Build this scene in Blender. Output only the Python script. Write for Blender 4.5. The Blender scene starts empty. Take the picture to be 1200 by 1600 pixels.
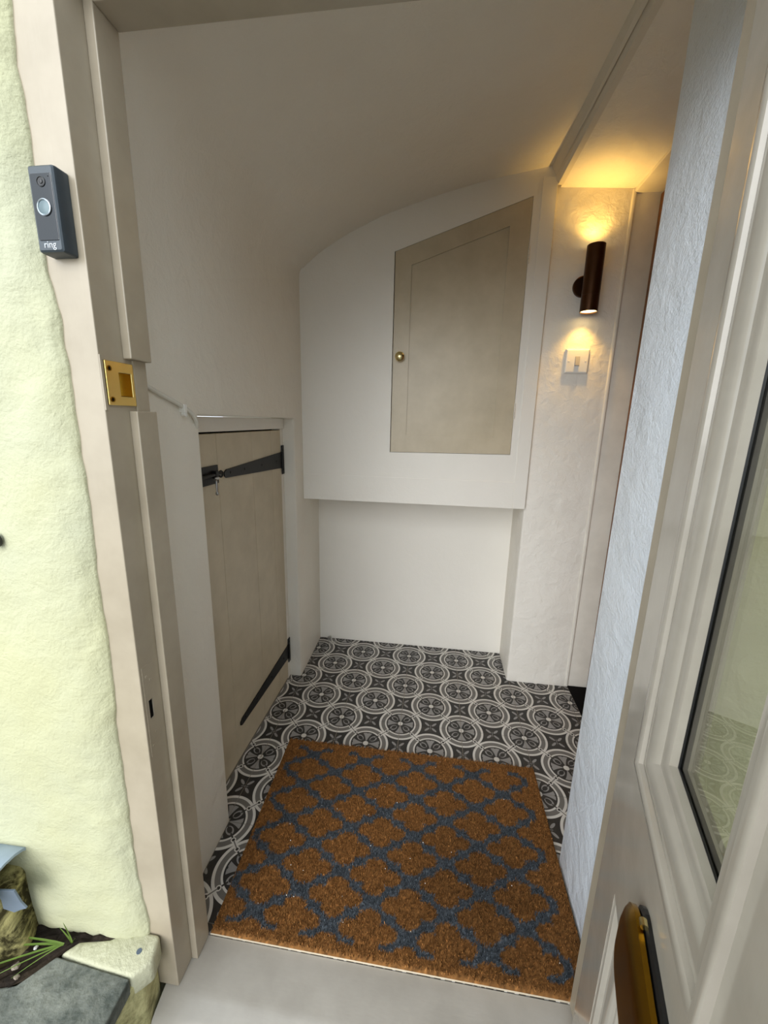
import bpy, bmesh, math, random
import numpy as np
from mathutils import Vector, Matrix, noise

# ------------------------------------------------------------------ camera, sky, sun, exposure
S = 1.18                                   # model units -> metres
sc = bpy.context.scene
COL = sc.collection
random.seed(7); rng = np.random.default_rng(7)

CAM = Vector((0.47752, -1.15235, 0.98523))
YAW, PITCH, ROLL, FPX = 0.1284, 0.2236, -0.0226, 628.3
def cam_axes():
    f = Vector((-math.sin(YAW)*math.cos(PITCH), math.cos(YAW)*math.cos(PITCH), -math.sin(PITCH)))
    r = Vector((math.cos(YAW), math.sin(YAW), 0)); d = f.cross(r)
    return math.cos(ROLL)*r + math.sin(ROLL)*d, -math.sin(ROLL)*r + math.cos(ROLL)*d, f
cd = bpy.data.cameras.new('camera'); co = bpy.data.objects.new('camera', cd); COL.objects.link(co)
_r, _d, _f = cam_axes()
co.matrix_world = Matrix(((_r.x, -_d.x, -_f.x, CAM.x*S), (_r.y, -_d.y, -_f.y, CAM.y*S), (_r.z, -_d.z, -_f.z, CAM.z*S), (0, 0, 0, 1)))
cd.sensor_fit = 'VERTICAL'; cd.sensor_height = 36; cd.lens = FPX/1600*36
cd.clip_start = 0.01; cd.clip_end = 100
sc.camera = co

w = bpy.data.worlds.new('sky'); sc.world = w; w.use_nodes = True
bg = w.node_tree.nodes['Background']
bg.inputs[0].default_value = (0.83, 0.92, 1.0, 1); bg.inputs[1].default_value = 1.3

def add_sun(direction, strength, angle, color):
    l = bpy.data.lights.new('sun', 'SUN'); l.energy = strength; l.angle = math.radians(angle); l.color = color
    o = bpy.data.objects.new('sun', l); COL.objects.link(o)
    o.rotation_euler = Vector(direction).to_track_quat('-Z', 'Y').to_euler(); o.location = (0, -4, 4)
add_sun((0.30, 1.0, -0.38), 1.65, 50, (1.0, 0.99, 0.98))

vs = sc.view_settings
vs.view_transform = 'Standard'; vs.look = 'None'; vs.gamma = 1.0; vs.use_curve_mapping = False
vs.exposure = 0.72
sc.cycles.max_bounces = 14; sc.cycles.diffuse_bounces = 9; sc.cycles.glossy_bounces = 5
sc.cycles.transparent_max_bounces = 12

# ------------------------------------------------------------------ materials
def lin(c):
    return tuple(((v/255)/12.92 if v/255 <= 0.04045 else ((v/255+0.055)/1.055)**2.4) for v in c) + (1,)

class NT:
    """small expression helper on a node tree"""
    def __init__(s, mat): s.t = mat.node_tree; s.n = s.t.nodes; s.l = s.t.links
    def _in(s, sock, v):
        if isinstance(v, bpy.types.NodeSocket): s.l.new(v, sock)
        else: sock.default_value = v
    def m(s, op, a, b=0.0, c=0.0):
        nd = s.n.new('ShaderNodeMath'); nd.operation = op
        s._in(nd.inputs[0], a); s._in(nd.inputs[1], b); s._in(nd.inputs[2], c); return nd.outputs[0]
    def add(s, a, b): return s.m('ADD', a, b)
    def sub(s, a, b): return s.m('SUBTRACT', a, b)
    def mul(s, a, b): return s.m('MULTIPLY', a, b)
    def abs(s, a): return s.m('ABSOLUTE', a)
    def lt(s, a, b): return s.m('LESS_THAN', a, b)
    def gt(s, a, b): return s.m('GREATER_THAN', a, b)
    def mx(s, a, b): return s.m('MAXIMUM', a, b)
    def mn(s, a, b): return s.m('MINIMUM', a, b)
    def hyp(s, a, b): return s.m('SQRT', s.add(s.mul(a, a), s.mul(b, b)))
    def sel(s, c, a, b): return s.add(s.mul(c, a), s.mul(s.sub(1.0, c), b))
    def mixc(s, f, a, b):
        nd = s.n.new('ShaderNodeMix'); nd.data_type = 'RGBA'
        s._in(nd.inputs[0], f); s._in(nd.inputs[6], a); s._in(nd.inputs[7], b); return nd.outputs[2]
    def coord(s, scale=(1, 1, 1)):
        tc = s.n.new('ShaderNodeTexCoord'); mp = s.n.new('ShaderNodeMapping')
        s.l.new(tc.outputs['Object'], mp.inputs[0]); mp.inputs['Scale'].default_value = scale; return mp.outputs[0]
    def noise(s, vec, scale, detail=3.0, rough=0.55, dist=0.0):
        nd = s.n.new('ShaderNodeTexNoise'); s.l.new(vec, nd.inputs['Vector'])
        nd.inputs['Scale'].default_value = scale; nd.inputs['Detail'].default_value = detail
        nd.inputs['Roughness'].default_value = rough; nd.inputs['Distortion'].default_value = dist; return nd.outputs['Fac']
    def voro(s, vec, scale, feature='F1'):
        nd = s.n.new('ShaderNodeTexVoronoi'); nd.feature = feature; s.l.new(vec, nd.inputs['Vector'])
        nd.inputs['Scale'].default_value = scale; return nd.outputs['Distance']
    def ramp(s, f, lo, hi):
        nd = s.n.new('ShaderNodeMapRange'); nd.clamp = True; s._in(nd.inputs[0], f)
        nd.inputs[1].default_value = lo; nd.inputs[2].default_value = hi; return nd.outputs[0]
    def bump(s, h, strength, dist, normal=None):
        nd = s.n.new('ShaderNodeBump'); s.l.new(h, nd.inputs['Height'])
        nd.inputs['Strength'].default_value = strength; nd.inputs['Distance'].default_value = dist
        if normal is not None: s.l.new(normal, nd.inputs['Normal'])
        return nd.outputs[0]

MATS = {}
def base(name, rough=0.5, metal=0.0, spec=0.5):
    m = bpy.data.materials.new(name); m.use_nodes = True
    b = m.node_tree.nodes['Principled BSDF']
    b.inputs['Roughness'].default_value = rough; b.inputs['Metallic'].default_value = metal
    b.inputs['Specular IOR Level'].default_value = spec
    MATS[name] = m; return m, b, NT(m)

def plaster(name, c1, c2, rough=0.6, lump=0.5, fine=0.35, spec=0.3, k=1.0):
    m, b, n = base(name, rough, 0, spec)
    v = n.coord()
    big = n.noise(v, 5, 3, 0.5, 0.3); mid = n.noise(v, 28, 4, 0.6, 0.5); fin = n.noise(v, 170, 3, 0.6)
    n.l.new(n.mixc(n.ramp(n.noise(v, 3, 4, 0.6), 0.35, 0.65), lin(c1), lin(c2)), b.inputs['Base Color'])
    n1 = n.bump(big, lump, 0.03); n2 = n.bump(mid, lump, 0.006*k, n1); n3 = n.bump(fin, fine, 0.0016*k, n2)
    n.l.new(n3, b.inputs['Normal']); return m

def paint(name, c, rough=0.35, grain=0.12, spec=0.5, stretch=(9, 9, 0.5), var=6):
    m, b, n = base(name, rough, 0, spec)
    v = n.coord(stretch); v2 = n.coord()
    g = n.noise(v, 30, 3, 0.6)
    lo = lin([max(0, k-var) for k in c]); hi = lin([min(255, k+var) for k in c])
    n.l.new(n.mixc(n.ramp(n.noise(v2, 9, 4, 0.6), 0.35, 0.65), lo, hi), b.inputs['Base Color'])
    n.l.new(n.bump(g, grain, 0.0012, n.bump(n.noise(v2, 40, 2), grain, 0.002)), b.inputs['Normal'])
    return m

def plain(name, c, rough=0.5, metal=0.0, spec=0.5, bumpy=0.0, scale=120, var=5):
    m, b, n = base(name, rough, metal, spec)
    v = n.coord()
    lo = lin([max(0, k-var) for k in c]); hi = lin([min(255, k+var) for k in c])
    n.l.new(n.mixc(n.noise(v, scale*0.4, 3), lo, hi), b.inputs['Base Color'])
    if bumpy: n.l.new(n.bump(n.noise(v, scale, 3), bumpy, 0.001), b.inputs['Normal'])
    return m

plaster('wall_paint', (235, 230, 218), (231, 225, 212), 0.52, 0.35, 0.35, 0.3, 1.3)
plaster('wall_smooth', (236, 232, 223), (233, 229, 220), 0.5, 0.12, 0.2, 0.3, 1.3)
plaster('ceiling_paint', (224, 217, 203), (220, 213, 199), 0.75, 0.12, 0.12, 0.15)
plaster('white_wall', (238, 243, 248), (234, 240, 247), 0.34, 0.5, 0.9, 0.5, 1.4)
plaster('pier_plaster', (236, 232, 223), (230, 225, 215), 0.5, 0.6, 0.4, 0.3, 1.2)
plaster('yellow_render', (186, 184, 147), (182, 182, 154), 0.6, 0.4, 0.6, 0.3, 1.4)
paint('greige', (166, 154, 134), 0.30, 0.10)
paint('greige_gloss', (168, 160, 147), 0.14, 0.05, 0.5)
paint('greige_door', (189, 176, 150), 0.38, 0.10)
paint('frame_outer', (186, 172, 158), 0.30, 0.14)
paint('sill_paint', (166, 160, 150), 0.30, 0.15, 0.5, (0.9, 4, 4))
paint('white_trim', (224, 219, 208), 0.45, 0.10)
plain('brass', (222, 198, 124), 0.24, 1.0, 0.5, 0.04)
plain('brass_old', (150, 112, 30), 0.26, 1.0, 0.5, 0.05)
plain('brass_knob', (232, 216, 160), 0.22, 1.0)
plain('black_iron', (13, 12, 12), 0.5, 0.0, 0.35, 0.3, 120, 3)
plain('steel', (170, 170, 168), 0.3, 1.0)
plain('bronze', (78, 52, 34), 0.34, 0.9, 0.5)
plain('white_plastic', (238, 236, 230), 0.28)
plain('rocker_shade', (176, 173, 172), 0.3)  # darker grey puts the rocker's shading into its colour
plain('dark_gap', (14, 13, 12), 0.9, 0, 0.1)
plain('black_rubber', (20, 20, 21), 0.4)
plain('grout', (140, 132, 120), 0.85, 0, 0.2, 0.3)
plain('black_floor', (14, 13, 13), 0.85, 0, 0.1, 0.3)
plain('coir_backing', (206, 192, 168), 0.9, 0, 0.1, 0.4)
plain('cable_white', (222, 219, 208), 0.4)
plain('lead_grey', (112, 124, 138), 0.5, 0.2, 0.5, 0.3, 60, 10)
plain('lead_blue', (150, 165, 182), 0.45, 0.2, 0.5, 0.3, 60, 14)
plain('ring_silver', (190, 198, 204), 0.25, 0.9)
plain('bell_body', (58, 66, 72), 0.38, 0.1, 0.5)
plain('bell_glass', (10, 13, 18), 0.04, 0, 0.8)
plain('bell_button', (92, 108, 112), 0.35, 0.3)
plain('logo_grey', (196, 200, 204), 0.4)
plain('blue_cap', (84, 96, 112), 0.5)
plain('chip_stone', (150, 138, 124), 0.8, 0, 0.2, 0.4, 60, 16)
plain('lint_white', (230, 228, 222), 0.8)
plain('paving', (108, 106, 101), 0.8, 0, 0.3, 0.4, 30, 14)

def make_wood():
    m, b, n = base('oak', 0.4)
    v = n.coord((18, 18, 1.2))
    n.l.new(n.mixc(n.ramp(n.noise(v, 6, 5, 0.6), 0.3, 0.7), lin((96, 58, 26)), lin((140, 92, 46))), b.inputs['Base Color'])
make_wood()

def make_mossy(name, c_clean, c_moss, lo, hi):
    m, b, n = base(name, 0.85, 0, 0.2)
    v = n.coord()
    f = n.ramp(n.noise(v, 14, 6, 0.7, 0.4), lo, hi)
    n.l.new(n.mixc(f, lin(c_clean), lin(c_moss)), b.inputs['Base Color'])
    n.l.new(n.bump(n.noise(v, 120, 5, 0.7), 0.8, 0.003, n.bump(n.noise(v, 22, 3), 0.7, 0.012)), b.inputs['Normal'])
make_mossy('cream_coping', (196, 194, 166), (120, 114, 84), 0.56, 0.78)
make_mossy('cream_side', (196, 190, 140), (92, 86, 50), 0.46, 0.68)
make_mossy('moss_wall', (190, 180, 122), (56, 50, 26), 0.42, 0.58)
make_mossy('soil', (58, 48, 38), (28, 22, 17), 0.4, 0.6)
make_mossy('slate', (138, 140, 131), (70, 76, 72), 0.36, 0.66)

def make_leaf():
    m, b, n = base('grass', 0.5)
    v = n.coord()
    n.l.new(n.mixc(n.noise(v, 30), lin((86, 118, 44)), lin((128, 150, 70))), b.inputs['Base Color'])
make_leaf()

def make_glass():
    m = bpy.data.materials.new('pane_glass'); m.use_nodes = True; MATS['pane_glass'] = m
    t = m.node_tree; t.nodes.clear()
    out = t.nodes.new('ShaderNodeOutputMaterial'); mix = t.nodes.new('ShaderNodeMixShader')
    tr = t.nodes.new('ShaderNodeBsdfTransparent'); gl = t.nodes.new('ShaderNodeBsdfGlossy'); fr = t.nodes.new('ShaderNodeFresnel')
    tr.inputs[0].default_value = (0.66, 0.66, 0.60, 1); gl.inputs['Roughness'].default_value = 0.012; fr.inputs[0].default_value = 1.52
    n = NT(m); v = n.coord()
    geo = t.nodes.new('ShaderNodeNewGeometry')
    t.links.new(n.sel(geo.outputs['Backfacing'], 1/1.52, 1.52), fr.inputs[0])      # same reflectance from either face of the thin pane
    bp_ = n.bump(n.noise(v, 12, 2, 0.5), 0.003, 0.002)
    t.links.new(bp_, gl.inputs['Normal'])
    t.links.new(fr.outputs[0], mix.inputs[0]); t.links.new(tr.outputs[0], mix.inputs[1]); t.links.new(gl.outputs[0], mix.inputs[2])
    t.links.new(mix.outputs[0], out.inputs[0])
make_glass()

def make_emit(name, c, k):
    m = bpy.data.materials.new(name); m.use_nodes = True; MATS[name] = m
    b = m.node_tree.nodes['Principled BSDF']
    b.inputs['Base Color'].default_value = c; b.inputs['Emission Color'].default_value = c; b.inputs['Emission Strength'].default_value = k
make_emit('lamp_lens', (1.0, 0.72, 0.30, 1), 5.0)

def make_vcol(name, rough):
    m, b, n = base(name, rough, 0, 0.15)
    a = n.n.new('ShaderNodeAttribute'); a.attribute_name = 'Col'
    n.l.new(a.outputs['Color'], b.inputs['Base Color'])
make_vcol('coir_pile', 0.85)

TILE = 0.2
def make_tile():
    m, b, n = base('encaustic_tile', 0.42, 0, 0.4)
    tc = n.n.new('ShaderNodeTexCoord'); sp = n.n.new('ShaderNodeSeparateXYZ')
    n.l.new(tc.outputs['Object'], sp.inputs[0])
    k = 1.0/(TILE*S)
    # object origin is the tile's lattice corner: fold to |u|,|v| about the tile centre
    u = n.abs(n.sub(n.mul(sp.outputs[0], k), 0.5)); v = n.abs(n.sub(n.mul(sp.outputs[1], k), 0.5))
    far = n.gt(n.add(u, v), 0.5)
    x = n.sel(far, n.sub(0.5, u), u); y = n.sel(far, n.sub(0.5, v), v)      # about the nearest circle centre
    x = n.abs(x); y = n.abs(y)
    r = n.hyp(x, y)
    a = n.mx(x, y); c = n.mn(x, y)
    t = n.mul(n.add(x, y), 0.70711); s_ = n.abs(n.mul(n.sub(x, y), 0.70711))
    def ell(px, py, cx, hx, hy): return n.lt(n.hyp(n.mul(n.sub(px, cx), 1/hx), n.mul(py, 1/hy)), 1.0)
    def ring(lo, hi): return n.mul(n.gt(r, lo), n.lt(r, hi))
    # between the circles: a small four-leaved star about the middle of each tile edge
    big = n.gt(u, v)
    p = n.abs(n.sub(n.sel(big, u, v), 0.5)); q = n.sel(big, v, u)
    lt_ = n.mul(n.add(p, q), 0.70711); ls = n.abs(n.mul(n.sub(p, q), 0.70711))
    leaf = ell(lt_, ls, 0.082, 0.052, 0.019)
    leaf2 = n.mul(n.mx(n.lt(p, 0.004), n.lt(q, 0.004)), n.lt(n.hyp(p, q), 0.05))
    DARK, GREY, LIGHT, MID = lin((40, 38, 37)), lin((146, 144, 142)), lin((214, 211, 205)), lin((110, 107, 103))
    col = n.mixc(leaf, DARK, GREY); col = n.mixc(leaf2, col, GREY)
    inside = n.lt(r, 0.353)
    col = n.mixc(n.mul(inside, n.gt(r, 0.318)), col, LIGHT)
    col = n.mixc(ring(0.256, 0.3185), col, MID)
    col = n.mixc(ring(0.232, 0.2565), col, LIGHT)
    col = n.mixc(n.lt(r, 0.2325), col, DARK)
    # fans on the axes
    fan_w = n.add(0.004, n.mul(n.m('POWER', n.mx(n.mul(a, 4.6), 0.0), 2.0), 0.078))
    fan = n.mul(n.mul(n.lt(c, fan_w), n.gt(r, 0.05)), n.lt(n.add(r, n.mul(n.lt(c, 0.012), 0.008)), 0.212))
    col = n.mixc(fan, col, GREY)
    # heart shaped curls on the diagonals
    leafo = ell(t, s_, 0.143, 0.078, 0.066); leafd = ell(t, s_, 0.147, 0.064, 0.046)
    col = n.mixc(leafo, col, DARK); col = n.mixc(leafd, col, GREY)
    col = n.mixc(n.mul(n.gt(t, 0.188), n.lt(s_, 0.010)), col, DARK)
    col = n.mixc(ell(t, s_, 0.138, 0.046, 0.030), col, DARK)
    col = n.mixc(ell(t, s_, 0.115, 0.05, 0.007), col, DARK)
    col = n.mixc(n.lt(r, 0.05), col, DARK); col = n.mixc(n.lt(r, 0.042), col, LIGHT)
    col = n.mixc(n.gt(r, 0.2325), col, col)
    # little rings where circles touch
    rr = n.hyp(n.sub(t, 0.288), s_)
    col = n.mixc(n.lt(rr, 0.031), col, LIGHT); col = n.mixc(n.lt(rr, 0.018), col, DARK)
    bridge = n.mul(n.gt(t, 0.30), n.lt(s_, 0.022)); col = n.mixc(bridge, col, LIGHT)
    col = n.mixc(n.mul(bridge, n.lt(s_, 0.007)), col, MID)
    dirt = n.ramp(n.noise(n.coord(), 14, 5, 0.7), 0.45, 0.8)
    col = n.mixc(n.mul(dirt, 0.22), col, lin((120, 110, 98)))
    n.l.new(col, b.inputs['Base Color'])
    n.l.new(n.bump(n.noise(n.coord(), 60, 3), 0.08, 0.002), b.inputs['Normal'])
make_tile()

# ------------------------------------------------------------------ geometry helpers
BASE = {}
def link(o, parent=None):
    COL.objects.link(o)
    if parent is not None: o.parent = parent
    return o
def empty(name, loc, label=None, cat=None, group=None, kind=None, rz=0.0):
    o = bpy.data.objects.new(name, None); COL.objects.link(o); o.empty_display_size = 0.05
    o.location = Vector(loc)*S; o.rotation_euler = (0, 0, rz); BASE[o.name] = (Vector(loc), rz)
    return tag(o, label, cat, group, kind)
def tag(o, label=None, cat=None, group=None, kind=None):
    if label: o['label'] = label
    if cat: o['category'] = cat
    if group: o['group'] = group
    if kind: o['kind'] = kind
    return o

def root_of(parent):
    return BASE[parent.name]
def mk(name, geo, mat, parent=None, local=False, origin=None, smooth=None, bevel=0.0, seg=2):
    """geo = (verts, faces) in model units. World coordinates unless local (parent space)."""
    v, f = geo
    v = [Vector(p) for p in v]
    if parent is not None and not local:
        o0 = BASE[parent.name][0]
    elif parent is not None: o0 = Vector((0, 0, 0))
    else: o0 = Vector(origin) if origin is not None else Vector((0, 0, 0))
    off = Vector((0, 0, 0))
    if parent is not None and origin is not None: off = Vector(origin) - o0 if not local else Vector(origin); o0 = Vector(origin)
    me = bpy.data.meshes.new(name)
    bm = bmesh.new()
    vv = [bm.verts.new((p-o0)*S) for p in v]
    for q in f:
        try: bm.faces.new([vv[i] for i in q])
        except ValueError: pass
    bmesh.ops.recalc_face_normals(bm, faces=bm.faces)
    if bevel > 0:
        ed = [e for e in bm.edges if len(e.link_faces) == 2 and e.calc_face_angle(0) > 0.5]
        bmesh.ops.bevel(bm, geom=ed, offset=bevel*S, segments=seg, profile=0.5, affect='EDGES', clamp_overlap=True)
    bm.to_mesh(me); bm.free()
    if smooth is not None:
        me.shade_smooth()
        me.set_sharp_from_angle(angle=math.radians(smooth))
    me.materials.append(MATS[mat])
    o = bpy.data.objects.new(name, me); link(o, parent)
    o.location = (off if parent is not None else o0)*S
    BASE[o.name] = (o0, 0.0) if not local else (Vector((0, 0, 0)) if origin is None else Vector(origin), 0.0)
    return o

def box(x0, x1, y0, y1, z0, z1):
    v = [(x, y, z) for z in (z0, z1) for y in (y0, y1) for x in (x0, x1)]
    return v, [(0, 2, 3, 1), (4, 5, 7, 6), (0, 1, 5, 4), (2, 6, 7, 3), (0, 4, 6, 2), (1, 3, 7, 5)]
def join(*gs):
    V, F = [], []
    for v, f in gs:
        k = len(V); V += list(v); F += [tuple(i+k for i in q) for q in f]
    return V, F
def prism(poly, fn, a, b):
    """poly of 2D points, fn(p, t) -> 3D; extruded from a to b"""
    n = len(poly)
    v = [fn(p, a) for p in poly] + [fn(p, b) for p in poly]
    f = [tuple(range(n)), tuple(range(2*n-1, n-1, -1))] + [(i, (i+1) % n, n+(i+1) % n, n+i) for i in range(n)]
    return v, f
def frame_axes(d):
    d = Vector(d).normalized(); h = Vector((0, 0, 1)) if abs(d.z) < 0.9 else Vector((1, 0, 0))
    a = d.cross(h).normalized(); return d, a, d.cross(a).normalized()
def lathe(prof, o, d, n=28):
    """prof [(r, t)] about axis d from o; closed with caps"""
    d, a, b = frame_axes(d); o = Vector(o); V, F = [], []
    for r, t in prof:
        for k in range(n):
            th = 2*math.pi*k/n; V.append(o + d*t + (a*math.cos(th)+b*math.sin(th))*max(r, 1e-5))
    for i in range(len(prof)-1):
        for k in range(n):
            F.append((i*n+k, i*n+(k+1) % n, (i+1)*n+(k+1) % n, (i+1)*n+k))
    F.append(tuple(range(n))); F.append(tuple(range((len(prof)-1)*n, len(prof)*n)))
    return V, F
def cyl(o, d, r, h, n=24): return lathe([(r, 0), (r, h)], o, d, n)
def tube(path, r, n=10):
    V, F = [], []
    path = [Vector(p) for p in path]
    for i, p in enumerate(path):
        d = (path[min(i+1, len(path)-1)] - path[max(i-1, 0)])
        _, a, b = frame_axes(d)
        for k in range(n):
            th = 2*math.pi*k/n; V.append(p + (a*math.cos(th)+b*math.sin(th))*r)
    for i in range(len(path)-1):
        for k in range(n): F.append((i*n+k, i*n+(k+1) % n, (i+1)*n+(k+1) % n, (i+1)*n+k))
    F.append(tuple(range(n))); F.append(tuple(range((len(path)-1)*n, len(path)*n)))
    return V, F
def smooth_path(pts, k=6):
    pts = [Vector(p) for p in pts]; out = []
    for i in range(len(pts)-1):
        p0, p1, p2, p3 = pts[max(i-1, 0)], pts[i], pts[i+1], pts[min(i+2, len(pts)-1)]
        for j in range(k):
            t = j/k
            out.append(0.5*((2*p1)+(p2-p0)*t+(2*p0-5*p1+4*p2-p3)*t*t+(3*p1-p0-3*p2+p3)*t**3))
    out.append(pts[-1]); return out
def plate(us, vs_, hole, fn, depth):
    """plate on a grid of cells (us x vs_) with cells missing where hole(i, j); fn(u, v, d) -> 3D, closed body of given depth"""
    V, F, ix = [], [], {}
    def vid(i, j, k):
        if (i, j, k) not in ix: ix[(i, j, k)] = len(V); V.append(fn(us[i], vs_[j], depth*k))
        return ix[(i, j, k)]
    nu, nv = len(us)-1, len(vs_)-1
    has = lambda i, j: 0 <= i < nu and 0 <= j < nv and not hole(i, j)
    for i in range(nu):
        for j in range(nv):
            if not has(i, j): continue
            F.append([vid(i, j, 0), vid(i+1, j, 0), vid(i+1, j+1, 0), vid(i, j+1, 0)])
            F.append([vid(i, j, 1), vid(i, j+1, 1), vid(i+1, j+1, 1), vid(i+1, j, 1)])
            for (di, dj, p, q) in ((-1, 0, (i, j), (i, j+1)), (1, 0, (i+1, j), (i+1, j+1)), (0, -1, (i, j), (i+1, j)), (0, 1, (i, j+1), (i+1, j+1))):
                if not has(i+di, j+dj):
                    F.append([vid(*p, 0), vid(*q, 0), vid(*q, 1), vid(*p, 1)])
    return V, F
def interp(t, tab):
    for (a, x), (b, y) in zip(tab, tab[1:]):
        if t <= b: return x + (y-x)*max(0, (t-a))/(b-a)
    return tab[-1][1]
def struct(o): o['kind'] = 'structure'; return o

# ------------------------------------------------------------------ room shell
def xl(y): return -0.005 - 0.028*y                       # the left wall runs very slightly off square
Y_IN, Y_BACK, Y_BULK, Y_PIER = -0.617, 0.49, 0.283, 0.297
X_R = 0.803

# floor: bed with individual tiles
floor = struct(mk('floor', box(-0.25, 1.10, -0.617, 0.60, -0.10, -0.0012), 'grout'))
def clip(poly, reg):
    out = poly
    for i in range(len(reg)):
        a, b = reg[i], reg[(i+1) % len(reg)]
        def side(p): return (b[0]-a[0])*(p[1]-a[1]) - (b[1]-a[1])*(p[0]-a[0])
        src, out = out, []
        for j in range(len(src)):
            p, q = src[j], src[(j+1) % len(src)]; sp, sq = side(p), side(q)
            if sp >= -1e-9: out.append(p)
            if (sp > 1e-9 and sq < -1e-9) or (sp < -1e-9 and sq > 1e-9):
                t = sp/(sp-sq); out.append((p[0]+(q[0]-p[0])*t, p[1]+(q[1]-p[1])*t))
        if len(out) < 3: return []
    return out
REG = [[(xl(-0.617)+.002, -0.617), (0.80, -0.617), (0.80, 0.488), (xl(0.49)+.002, 0.488)],
       [(-0.052, -0.391), (xl(-.39)+.002, -0.391), (xl(.19)+.002, 0.193), (-0.052, 0.193)],
       [(0.7995, -0.371), (1.018, -0.371), (1.018, 0.296), (0.7995, 0.296)]]
full_mesh = None
G = 0.0009
for i in range(-1, 6):
    for j in range(-4, 3):
        sq = [(i*TILE+G, j*TILE+G), ((i+1)*TILE-G, j*TILE+G), ((i+1)*TILE-G, (j+1)*TILE-G), (i*TILE+G, (j+1)*TILE-G)]
        parts = [q for q in (clip(sq, r) for r in REG) if len(q) >= 3]
        def area(q): return abs(sum(q[k][0]*q[(k+1) % len(q)][1]-q[(k+1) % len(q)][0]*q[k][1] for k in range(len(q))))/2
        parts = [q for q in parts if area(q) > 1.5e-4]
        if not parts: continue
        isfull = len(parts) == 1 and abs(area(parts[0]) - (TILE-2*G)**2) < 1e-6
        if isfull and full_mesh:
            o = bpy.data.objects.new('floor_tile', full_mesh); link(o, floor); o.location = Vector((i*TILE, j*TILE, 0))*S
        else:
            geo = join(*[prism(q, lambda p, t: (p[0], p[1], t), -0.006, 0.0) for q in parts])
            o = mk('floor_tile', geo, 'encaustic_tile', floor, origin=(i*TILE, j*TILE, 0))
            if isfull: full_mesh = o.data

# left wall with the low opening for the plank door
OPN0, OPN1, OPZ = -0.393, 0.195, 0.986
us = [-0.617, OPN0, OPN1, 0.60]; zs = [-0.05, OPZ, 1.70]
wl = struct(mk('wall_left', plate(us, zs, lambda i, j: i == 1 and j == 0, lambda y, z, d: (xl(y)-d, y, z), 0.26), 'wall_paint', bevel=0.006, seg=3, smooth=50))
struct(mk('wall_back', box(-0.3, 1.2, Y_BACK, 0.62, -0.05, 1.95), 'wall_smooth'))

# ceiling: underside of the stair, a curved slope running down to the left wall
CURVE = [(-0.012, 1.463), (0.03, 1.498), (0.061, 1.520), (0.147, 1.568), (0.271, 1.620), (0.371, 1.649), (0.468, 1.675), (0.563, 1.696), (0.656, 1.712), (0.775, 1.730), (0.81, 1.735)]
def zc(x, y): return interp(x, CURVE) - 0.080*(Y_BULK - y)
ny = 14; V = []; F = []
ysl = [-0.617 + (0.49+0.617)*k/ny for k in range(ny+1)]
for y in ysl:
    t = min(1, max(0, (0.30-y)/0.8)); g = 0.012 + 0.21*t; row = []
    x0 = xl(y) + 0.0003
    p0 = Vector((x0, zc(x0, y)-g)); p1 = Vector((x0, zc(x0, y)+0.01+0.03*t)); p2 = Vector((x0+g*0.9, zc(x0+g*0.9, y)))
    for k in range(9):
        s = k/8; row.append((p0*(1-s)**2 + p1*2*s*(1-s) + p2*s*s).to_tuple())
    xe = 0.775
    for k in range(1, 25):
        x = p2.x + (xe-p2.x)*k/24; row.append((x, zc(x, y)))
    row += [(0.80, zc(0.80, y)), (0.80, 1.98), (-0.25, 1.98), (-0.25, p0.y)]
    V += [(x, y, z) for x, z in row]
m_ = len(row)
for i in range(ny):
    for k in range(m_): F.append((i*m_+k, i*m_+(k+1) % m_, (i+1)*m_+(k+1) % m_, (i+1)*m_+k))
F.append(tuple(range(m_))); F.append(tuple(range(ny*m_, (ny+1)*m_)))
struct(mk('ceiling', (V, F), 'wall_paint', smooth=40))

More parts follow.
